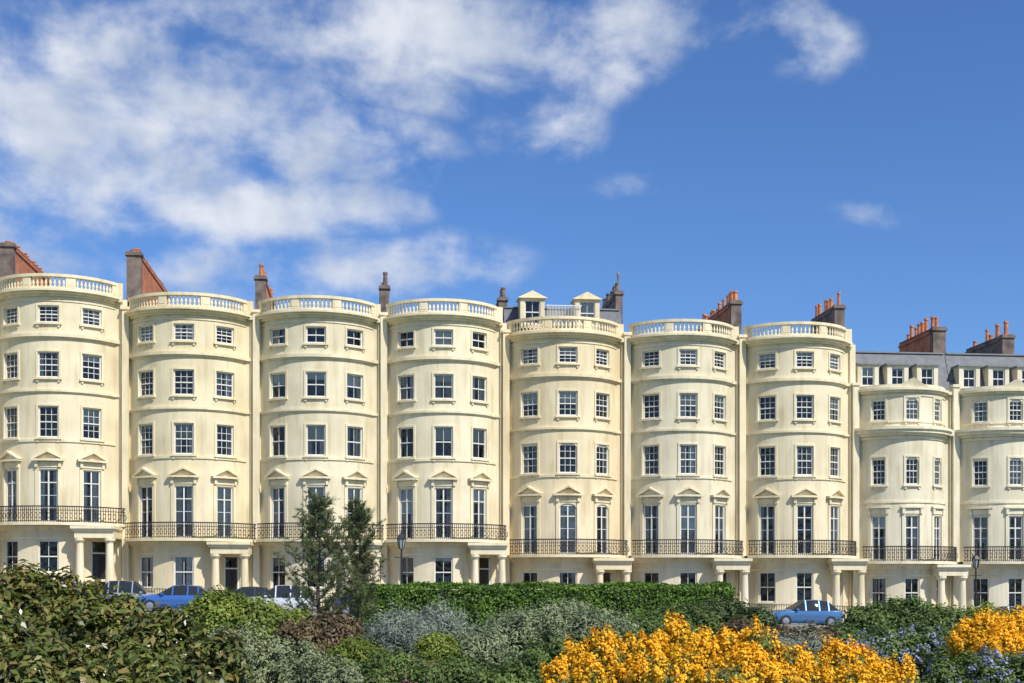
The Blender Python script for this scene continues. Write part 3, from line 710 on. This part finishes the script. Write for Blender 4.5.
cv=N(nt,'ShaderNodeCombineXYZ'); nt.links.new(at.outputs[0],cv.inputs[0]); nt.links.new(asn.outputs[0],cv.inputs[1])
def noise(scale,det,rough,stretch=(1,1,1),dist=0,off=0):
    mp=N(nt,'ShaderNodeMapping'); mp.inputs['Scale'].default_value=stretch; mp.inputs['Location'].default_value=(off,off*.7,0); mp.inputs['Rotation'].default_value=(0,0,.12)
    n=N(nt,'ShaderNodeTexNoise',noise_dimensions='2D'); n.inputs['Scale'].default_value=scale; n.inputs['Detail'].default_value=det; n.inputs['Roughness'].default_value=rough; n.inputs['Distortion'].default_value=dist
    nt.links.new(cv.outputs[0],mp.inputs[0]); nt.links.new(mp.outputs[0],n.inputs['Vector']); return n
def mth(op,a,b=None,c=None,clamp=False):
    n=N(nt,'ShaderNodeMath',operation=op); n.use_clamp=clamp
    for i,v in enumerate((a,b,c)):
        if v is None: continue
        if isinstance(v,(int,float)): n.inputs[i].default_value=v
        else: nt.links.new(v,n.inputs[i])
    return n.outputs[0]
CL=[(120,120,220,95,-8,1.1),(10,210,170,90,0,.8),(340,150,120,42,0,1.0),(440,45,230,58,3,1.1),(250,212,130,36,-4,1.0),(350,205,80,34,0,.9),(540,125,70,34,0,.8),(390,270,140,38,0,.8),(230,275,200,36,0,.7),(805,36,56,36,25,.62),(735,22,70,30,0,.6),(625,187,40,15,0,.36),(868,212,44,15,8,.50),(640,20,120,30,0,.65),(200,30,120,40,0,.5)]
mask=None
for (x,y,rx,ry,rot,wt) in CL:
    az=math.atan((x-512)/1300); el=math.atan((588-y)/1300*math.cos(az))
    mp=N(nt,'ShaderNodeMapping',vector_type='TEXTURE'); mp.inputs['Location'].default_value=(az,el,0); mp.inputs['Rotation'].default_value=(0,0,math.radians(-rot)); mp.inputs['Scale'].default_value=(rx/1300*1.25,ry/1300*1.3,1)
    ln=N(nt,'ShaderNodeVectorMath',operation='LENGTH'); nt.links.new(cv.outputs[0],mp.inputs[0]); nt.links.new(mp.outputs[0],ln.inputs[0])
    v=mth('MULTIPLY',mth('SUBTRACT',1.0,mth('POWER',ln.outputs['Value'],1.5),clamp=True),wt)
    mask=v if mask is None else mth('MAXIMUM',mask,v)
back=mth('MULTIPLY',mth('GREATER_THAN',mth('ABSOLUTE',at.outputs[0]),.6),.45)
mask=mth('MAXIMUM',mask,back)
n1=noise(14,8,.55,(1,1.5,1),.12,5.3)
d=mth('ADD',mask,mth('MULTIPLY',mth('SUBTRACT',n1.outputs['Fac'],.5),2.4))
dn=N(nt,'ShaderNodeMapRange',interpolation_type='SMOOTHSTEP'); dn.inputs['From Min'].default_value=.05; dn.inputs['From Max'].default_value=1.3; nt.links.new(d,dn.inputs['Value'])
gate=N(nt,'ShaderNodeMapRange',interpolation_type='SMOOTHSTEP'); gate.inputs['From Min'].default_value=0; gate.inputs['From Max'].default_value=.4; nt.links.new(mask,gate.inputs['Value'])
dens=mth('MULTIPLY',mth('MULTIPLY',dn.outputs[0],gate.outputs[0]),.92)
tint=N(nt,'ShaderNodeMix',data_type='RGBA',blend_type='MULTIPLY'); tint.inputs[0].default_value=1; tint.inputs[7].default_value=(.62,.90,1.32,1); nt.links.new(sky.outputs[0],tint.inputs[6])
n3=noise(14,3,.5,(1,1.5,1),.12,5.335)
cr=N(nt,'ShaderNodeValToRGB'); cr.color_ramp.elements[0].position=.32; cr.color_ramp.elements[0].color=(4.9,5.6,6.9,1); cr.color_ramp.elements[1].position=.66; cr.color_ramp.elements[1].color=(7.8,8.1,8.7,1)
nt.links.new(n3.outputs['Fac'],cr.inputs[0])
mx=N(nt,'ShaderNodeMix',data_type='RGBA'); nt.links.new(dens,mx.inputs[0]); nt.links.new(tint.outputs[2],mx.inputs[6]); nt.links.new(cr.outputs[0],mx.inputs[7])
nt.links.new(mx.outputs[2],bg.inputs['Color']); nt.links.new(bg.outputs[0],out.inputs[0])

sl=bpy.data.lights.new('sun','SUN'); sl.energy=5.0; sl.angle=math.radians(.5); sl.color=(1,.95,.86)
so_=bpy.data.objects.new('sun',sl); scene.collection.objects.link(so_)
sv=Vector((math.sin(SUN_AZ)*math.cos(SUN_EL),math.cos(SUN_AZ)*math.cos(SUN_EL),math.sin(SUN_EL))); so_.rotation_euler=sv.to_track_quat('Z','Y').to_euler(); so_.location=(40,-40,60)
cam=bpy.data.cameras.new('camera'); co=bpy.data.objects.new('camera',cam); scene.collection.objects.link(co)
co.location=(0,0,EYE); co.rotation_euler=(math.radians(90),0,0); cam.lens=1300*36/1024; cam.sensor_width=36; cam.shift_y=(588-341.5)/1024; cam.clip_end=6000; cam.clip_start=.1
scene.camera=co
scene.view_settings.view_transform='Standard'; scene.view_settings.look='None'; scene.view_settings.exposure=0
